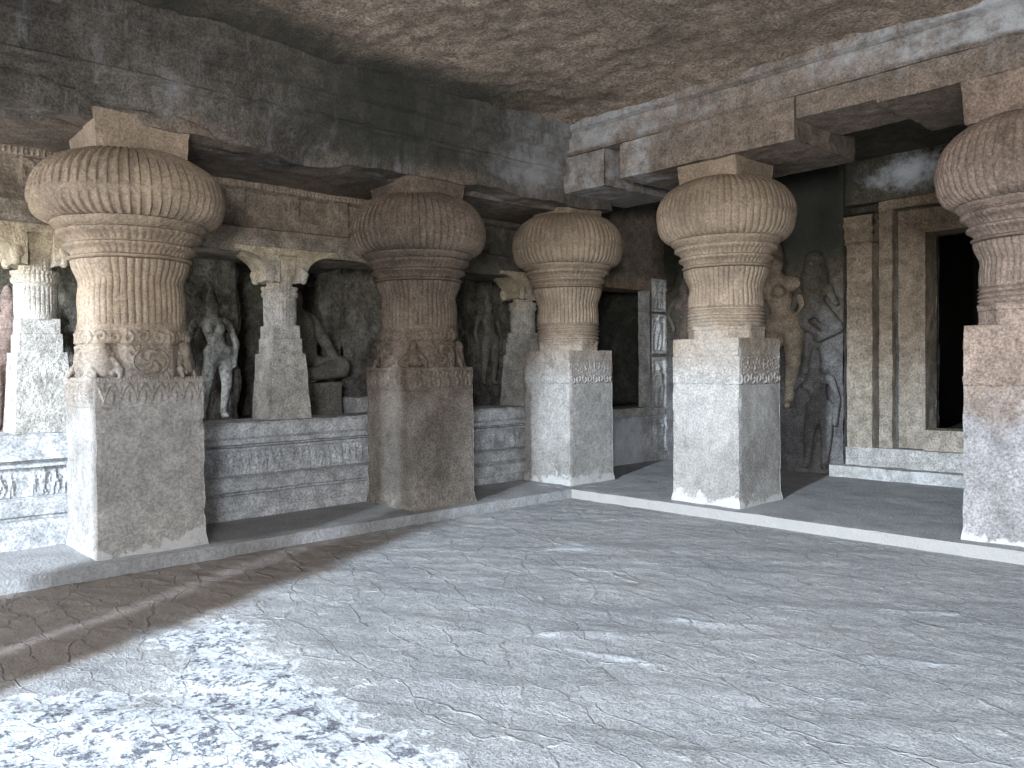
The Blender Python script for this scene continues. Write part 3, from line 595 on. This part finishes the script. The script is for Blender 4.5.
# carved panels on the strip beside the window
for k, (z0, z1, fz, n, lab) in enumerate(((2.36, 2.88, .44, 2, 'topmost carved wall panel beside the window with two small figures'), (1.70, 2.32, .54, 1, 'second carved wall panel beside the window, one standing figure in a frame'), (.80, 1.64, .66, 1, 'tall carved wall panel beside the window, one standing figure in a deep frame'), (.14, .72, .46, 2, 'lowest carved wall panel beside the window with two worn figures'))):
    ya, yb = 2.41, 2.80; cy = (ya+yb)/2
    def pf_(P, f, z0=z0, z1=z1, fz=fz, n=n):
        if f != 'X': return np.zeros(len(P))
        y, z = P[:, 1], P[:, 2]; b = np.minimum(np.minimum(y-ya, yb-y), np.minimum(z-z0, z1-z)); h = .035*sstep(.055, .035, b)
        caps = []
        for j in range(n): caps += fig_caps(cy+(j-(n-1)/2)*.17, z0+.06, fz, .08*(-1)**j, j % 2, 1.3)
        return h+relief2(y, z, caps)+.005*fbm(P*12, 2)
    g = Geo(); box(g, XW-.05, XW+.012, ya, yb, z0, z1, .03, .003, 3., pf_, 'xXyYzZ', {'X': .009})
    props(link('relief_panel', g, M['grey']), lab, 'relief panel', 'carved wall panels')
# chapel behind the parapet
def rough(P, f): return .10*fbm(P*1.1, 4)+.035*fbm(P*5, 3)
g = Geo(); box(g, -3.2, -1.0, -9.2, 3.0, .6, .9, .06, .01, 2., None, 'Z'); props(link('floor', g, M['rock']), kind='structure')
g = Geo(); box(g, -3.2, -.95, -9.2, 3.0, 2.82, 3.0, .06, .02, 2., None, 'z'); props(link('ceiling', g, M['rock']), kind='structure')
def chapel_wall(x0, x1, y0, y1, z0=.85, z1=2.9, shade=0.):
    g = Geo(); box(g, x0, x1, y0, y1, z0, z1, .035, .01, 2., rough, 'xXyYzZ', {'x': .2, 'z': .2, 'Z': .2}); return props(link('wall_left', g, M['rock'], attrs={'soot_shade': lambda V: shade+0*V[:, 0]}), kind='structure')
chapel_wall(-3.2, -2.15, -9.2, -5.0); chapel_wall(-3.2, -2.15, -4.4, -3.62); chapel_wall(-3.2, -1.95, -2.25, .35); chapel_wall(-3.2, -2.2, .7, 3.0, shade=.8)  # last wall: dimness behind the window put into its colour
chapel_wall(-3.6, -3.0, -9.2, 3.0, -.1, 4.4); chapel_wall(-2.2, -1.1, .48, .72); chapel_wall(-3.2, -.52, 2.97, 3.4, -.1, 4.4, .85)  # last end wall darkened in colour the same way
# statues in the chapel
sculpt('statue', standing(1.45, .08, True), M['rock'], .02, (-2.0, -3.97, .95), (0, 1), .75)
props(bpy.data.objects['statue'], 'tall standing figure carved on the rough chapel wall just right of the medallion column', 'statue')
s = sculpt('statue', standing(1.35, -.06, False), M['red'], .02, (-1.75, -6.22+.12, .95), (0, 1), .9); props(s, 'reddish standing statue at the extreme left edge behind the parapet', 'statue')
seat = [(0, .25, 0, 0, .62, 0, .30, .27), (0, .85, 0, 0, 1.0, 0, .10, .13), (-.26, .7, 0, -.38, .42, .05, .09, .075), (-.38, .42, .05, -.2, .25, .3, .075, .06), (.26, .7, 0, .42, .45, .05, .10, .08), (.42, .45, .05, .44, .2, .3, .08, .07),
        (-.1, .1, 0, -.5, .15, .3, .17, .13), (-.5, .12, .3, -.05, .05, .42, .13, .09), (.1, .1, 0, .5, .15, .3, .17, .13), (.5, .12, .3, .05, .05, .42, .13, .09), (0, .66, .0, 0, .72, .0, .26, .2), (-.2, .72, 0, .2, .72, 0, .11, .11)]
s = sculpt('statue', seat, M['statue'], .022, (-1.9, -2.98, 1.40), (0, 1), .9); props(s, 'large seated statue in the chapel right of the small pale column', 'statue')
g = Geo(); box(g, -2.7, -1.5, -3.2, -2.55, .88, 1.34, .04, .015, 3.); props(link('statue_plinth', g, M['statue']), 'square dark stone block under the large seated statue', 'plinth')
g = Geo(); box(g, -1.95, -1.5, -2.35, -1.95, .88, 1.14, .03, .012, 3., lambda P, f: -.1*sstep(1., 1.14, P[:, 2])*(f == 'X')+.01*fbm(P*5, 2)); props(link('stone_block', g, M['grey']), 'low broken stone block on the chapel floor left of the dark column', 'stone block')
s = sculpt('statue', standing(1.3, .06, False), M['statue'], .02, (-1.86, .22, 1.25), (0, 1), .8); props(s, 'slim standing figure in the dark recess between the dark column and corner column', 'statue')
s = sculpt('statue', standing(1.0, -.05, True), M['statue'], .018, (-1.9, -.32, 1.3), (0, 1), .8); props(s, 'shorter standing figure in the recess just right of the dark column', 'statue')
s = sculpt('statue', standing(1.3, .05, True), M['statue'], .02, (-2.12, 3.0-.9, 1.05), (0, 1), .7); props(s, 'faint standing figure seen inside the dark window opening', 'statue')
# ------------------------------------------------------------------ back wall and doorway
YB = 2.8
g = Geo(); bw = lambda P, f: .02*fbm(P*2.2, 4)+.006*fbm(P*14, 2)
box(g, -.6, 2.44, YB, YB+.4, -.05, 4.3, .035, .008, 2., bw)
box(g, 2.44, 3.40, 3.05, 3.5, -.05, 4.3, .04, .008, 2., bw); box(g, 4.75, 8.2, 3.05, 3.5, -.05, 4.3, .06, .008, 2., bw)
box(g, 3.40, 4.75, 3.05, 3.5, 3.17, 4.3, .04, .008, 2., bw); box(g, 3.40, 4.75, 3.05, 3.5, -.05, .60, .04, .008, 2., bw)
box(g, 2.3, 8.2, 2.86, 3.06, 3.62, 4.3, .04, .02, 2., bw)
stB = lambda V: .85*np.exp(-((V[:, 0]-3.3)/.65)**2)*np.exp(-((V[:, 2]-3.95)/.28)**2)*(V[:, 2] < 4.25)
soB = lambda V: .95*sstep(2.5, 3.3, V[:, 2])*sstep(2.75, 2.3, V[:, 0])  # soot above the relief wall, with corner shadow put into the colour
props(link('wall_back', g, M['back'], attrs={'stain': stB, 'soot_shade': soB}), kind='structure')
g = Geo()   # shrine room behind the doorway, its darkness put into the wall colour
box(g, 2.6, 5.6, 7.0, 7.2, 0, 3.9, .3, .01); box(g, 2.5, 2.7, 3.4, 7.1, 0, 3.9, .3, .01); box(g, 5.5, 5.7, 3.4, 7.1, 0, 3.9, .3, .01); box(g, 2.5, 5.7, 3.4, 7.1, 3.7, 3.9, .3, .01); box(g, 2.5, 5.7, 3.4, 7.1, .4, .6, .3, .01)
props(link('wall_back', g, M['back'], attrs={'soot_shade': lambda V: .95+0*V[:, 0]}), kind='structure')
d = empty('door_1', (4.07, 3.0, .4), None, None); d['kind'] = 'structure'
def part(name, *a, mat='door', fn=None, res=.03):
    g = Geo(); box(g, *a, res, .007, 3., fn); return link(name, g, M[mat], d)
fr = lambda P, f: .008*fbm(P*5, 3)
part('pilaster', 2.46, 2.80, 2.86, 3.1, .36, 3.12, fn=fr)
def cap_fn(P, f): return .035*sstep(3.1, 3.45, P[:, 2])+.018*np.cos(P[:, 2]*45)
part('pilaster_capital', 2.44, 2.82, 2.84, 3.1, 3.10, 3.46, fn=cap_fn)
part('outer_jamb', 2.86, 3.03, 2.93, 3.1, .38, 3.62, fn=fr); part('outer_jamb', 5.12, 5.29, 2.93, 3.1, .38, 3.62, fn=fr)
part('outer_lintel', 2.86, 5.29, 2.92, 3.1, 3.50, 3.64, fn=fr)
part('inner_jamb', 3.09, 3.42, 2.98, 3.36, .40, 3.46, fn=fr); part('inner_jamb', 4.73, 5.06, 2.98, 3.36, .40, 3.46, fn=fr)
part('inner_lintel', 3.09, 5.06, 2.97, 3.36, 3.16, 3.46, fn=fr)
part('threshold', 3.40, 4.75, 2.97, 3.4, .38, .65, fn=fr)
st = empty('stone_step', (4.0, 2.7, 0), 'lower whitened stone step in front of the dark doorway', 'step', 'steps to the doorway')
g = Geo(); box(g, 2.32, 8.2, 2.62, 2.838, -.05, .15, .03, .008, 3., lambda P, f: .01*fbm(P*5, 3)); link('step', g, M['step'], st, attrs={'stain': lambda V: .5*(V[:, 1] < 2.68)*(V[:, 2] < .16)})
st = empty('stone_step', (4.0, 2.85, .15), 'upper grey stone step directly below the door frame', 'step', 'steps to the doorway')
g = Geo(); box(g, 2.44, 8.2, 2.84, 3.04, -.05, .39, .03, .008, 3., lambda P, f: .01*fbm(P*5, 3)); link('step', g, M['step'], st)
# wall figures
R1 = (1, 0)
s = sculpt('wall_figure', standing(1.58, .07, True, arms=((.2, .6, .19, .42), (-.24, .64, -.2, .82))), M['back'], .016, (2.08, YB-.075, .08), R1, .75); props(s, 'standing lady carved in low relief on the dark wall left of the doorway', 'relief')
fly = [(.0, .95, .06, .0, .98, .06, .11, .12), (0, .85, 0, .0, 1.1, 0, .2, .14), (0, .80, .05, .02, .55, .05, .17, .14), (-.2, .70, .03, .2, .70, .03, .08, .08), (.02, .5, .05, .34, .18, .06, .14, .09), (.02, .45, .05, -.22, .30, .06, .12, .08), (-.22, .3, .06, .10, .08, .05, .08, .05), (.34, .18, .06, .05, .02, .05, .09, .05), (-.2, .7, .03, -.30, .45, .05, .06, .045), (.2, .7, .03, .32, .5, .05, .06, .045)]
s = sculpt('wall_figure', fly, M['back'], .016, (2.06, YB-.055, 1.82), R1, .85); props(s, 'crouching figure in relief floating above the standing lady', 'relief')
tall = standing(2.25, .10, True, arms=((.19, .62, .13, .50), (-.22, .62, -.16, .44)))
s = sculpt('wall_figure', tall, M['door'], .02, (1.50, YB-.06, .90), R1, .9); props(s, 'large rounded tree-goddess figure half hidden behind the buff column', 'relief')
s = sculpt('wall_figure', standing(1.5, .12, True, arms=((.2, .6, .12, .9), (-.22, .66, -.12, .5))), M['wall'], .018, (-.10, YB-.0, 1.35), R1, .7); props(s, 'upright figure on the corner wall at the left side of the buff column', 'relief')
# ------------------------------------------------------------------ rest of the cave shell, behind and beside the viewer
g = Geo(); box(g, 9.8, 10.2, -12.6, 3.2, -.3, 4.9, .25, .03); props(link('wall_right', g, M['wall']), kind='structure')
g = Geo(); box(g, -3.4, -3.0, -12.6, -9.2, -.3, 4.9, .25, .03); box(g, -3.2, -.7, -9.6, -9.2, -.3, 4.9, .2, .03); props(link('wall_left', g, M['wall']), kind='structure')
g = Geo(); box(g, 8.0, 10.0, -.6, -.3, -.3, 4.9, .25, .03); props(link('wall_right', g, M['wall']), kind='structure')
# ------------------------------------------------------------------ light: daylight through the cave mouth, plus an added warm fill lamp
fb = empty('stone_beam', (4.5, -8.5, 3.5), 'unseen front-row beam with an added low lintel, cutting light off the upper columns', 'beam')
g = Geo(); box(g, .5, 10., -8.95, -8.15, 3.5, 4.6, .15, .02); box(g, .5, 3.3, -8.9, -8.2, 2.95, 3.6, .15, .02); link('beam', g, M['beamR'], fb)  # front beam set low, plus an added lintel, to block the key light
def area(name, loc, tgt, sx, sy, power, col):
    L = bpy.data.lights.new(name, 'AREA'); L.shape = 'RECTANGLE'; L.size = sx; L.size_y = sy; L.energy = power; L.color = col
    o = bpy.data.objects.new(name, L); C.objects.link(o); o.location = loc
    o.rotation_euler = (Vector(tgt)-Vector(loc)).to_track_quat('-Z', 'Y').to_euler(); return o
area('daylight_and_fill', (7.05, -17.2, 4.6), (2.6, -3, 1.0), .5, 1.8, 5400, (.755, .875, 1.))
area('daylight_and_fill', (.9, -11.6, 2.2), (0, -5, 1.2), 1.6, 2.4, 110, (.85, .93, 1.))
area('daylight_and_fill', (.2, -10.6, 1.8), (-.8, -4, 1.3), .6, 1.4, 200, (.9, .95, 1.))
area('daylight_and_fill', (7.2, -12.4, 2.2), (3, -3, 2.0), 4., 2.6, 220, (1., .90, .78))  # warm fill lamp added to imitate bounced light
area('daylight_and_fill', (9.4, -10.4, 2.3), (0, -3, 1.0), 1.2, 1.6, 620, (.92, .96, 1.))
w = bpy.data.worlds.new('sky'); bpy.context.scene.world = w; w.use_nodes = True
w.node_tree.nodes['Background'].inputs[0].default_value = (.85, .93, 1, 1); w.node_tree.nodes['Background'].inputs[1].default_value = .35
# ------------------------------------------------------------------ camera
cam = bpy.data.cameras.new('camera'); co = bpy.data.objects.new('camera', cam); C.objects.link(co)
Wv = Vector((-0.73190285, 0.68111325, -0.0200735)); Rv = Vector((0.68137015, 0.73185802, -0.01088796)); Uv = Vector((-0.00727501, 0.02164641, 0.99973922))
m = Matrix((Rv, Uv, -Wv)).transposed().to_4x4(); m.translation = Vector((7.40196812, -7.91184587, 1.5)); co.matrix_world = m
cam.sensor_width = 36; cam.lens = 812.23/1024*36; cam.clip_start = .05
sc = bpy.context.scene; sc.camera = co
sc.view_settings.view_transform = 'Standard'; sc.view_settings.look = 'None'; sc.view_settings.gamma = 1; sc.view_settings.exposure = 0; sc.view_settings.use_curve_mapping = False
sc.cycles.use_denoising = True; sc.cycles.max_bounces = 8; sc.cycles.diffuse_bounces = 5
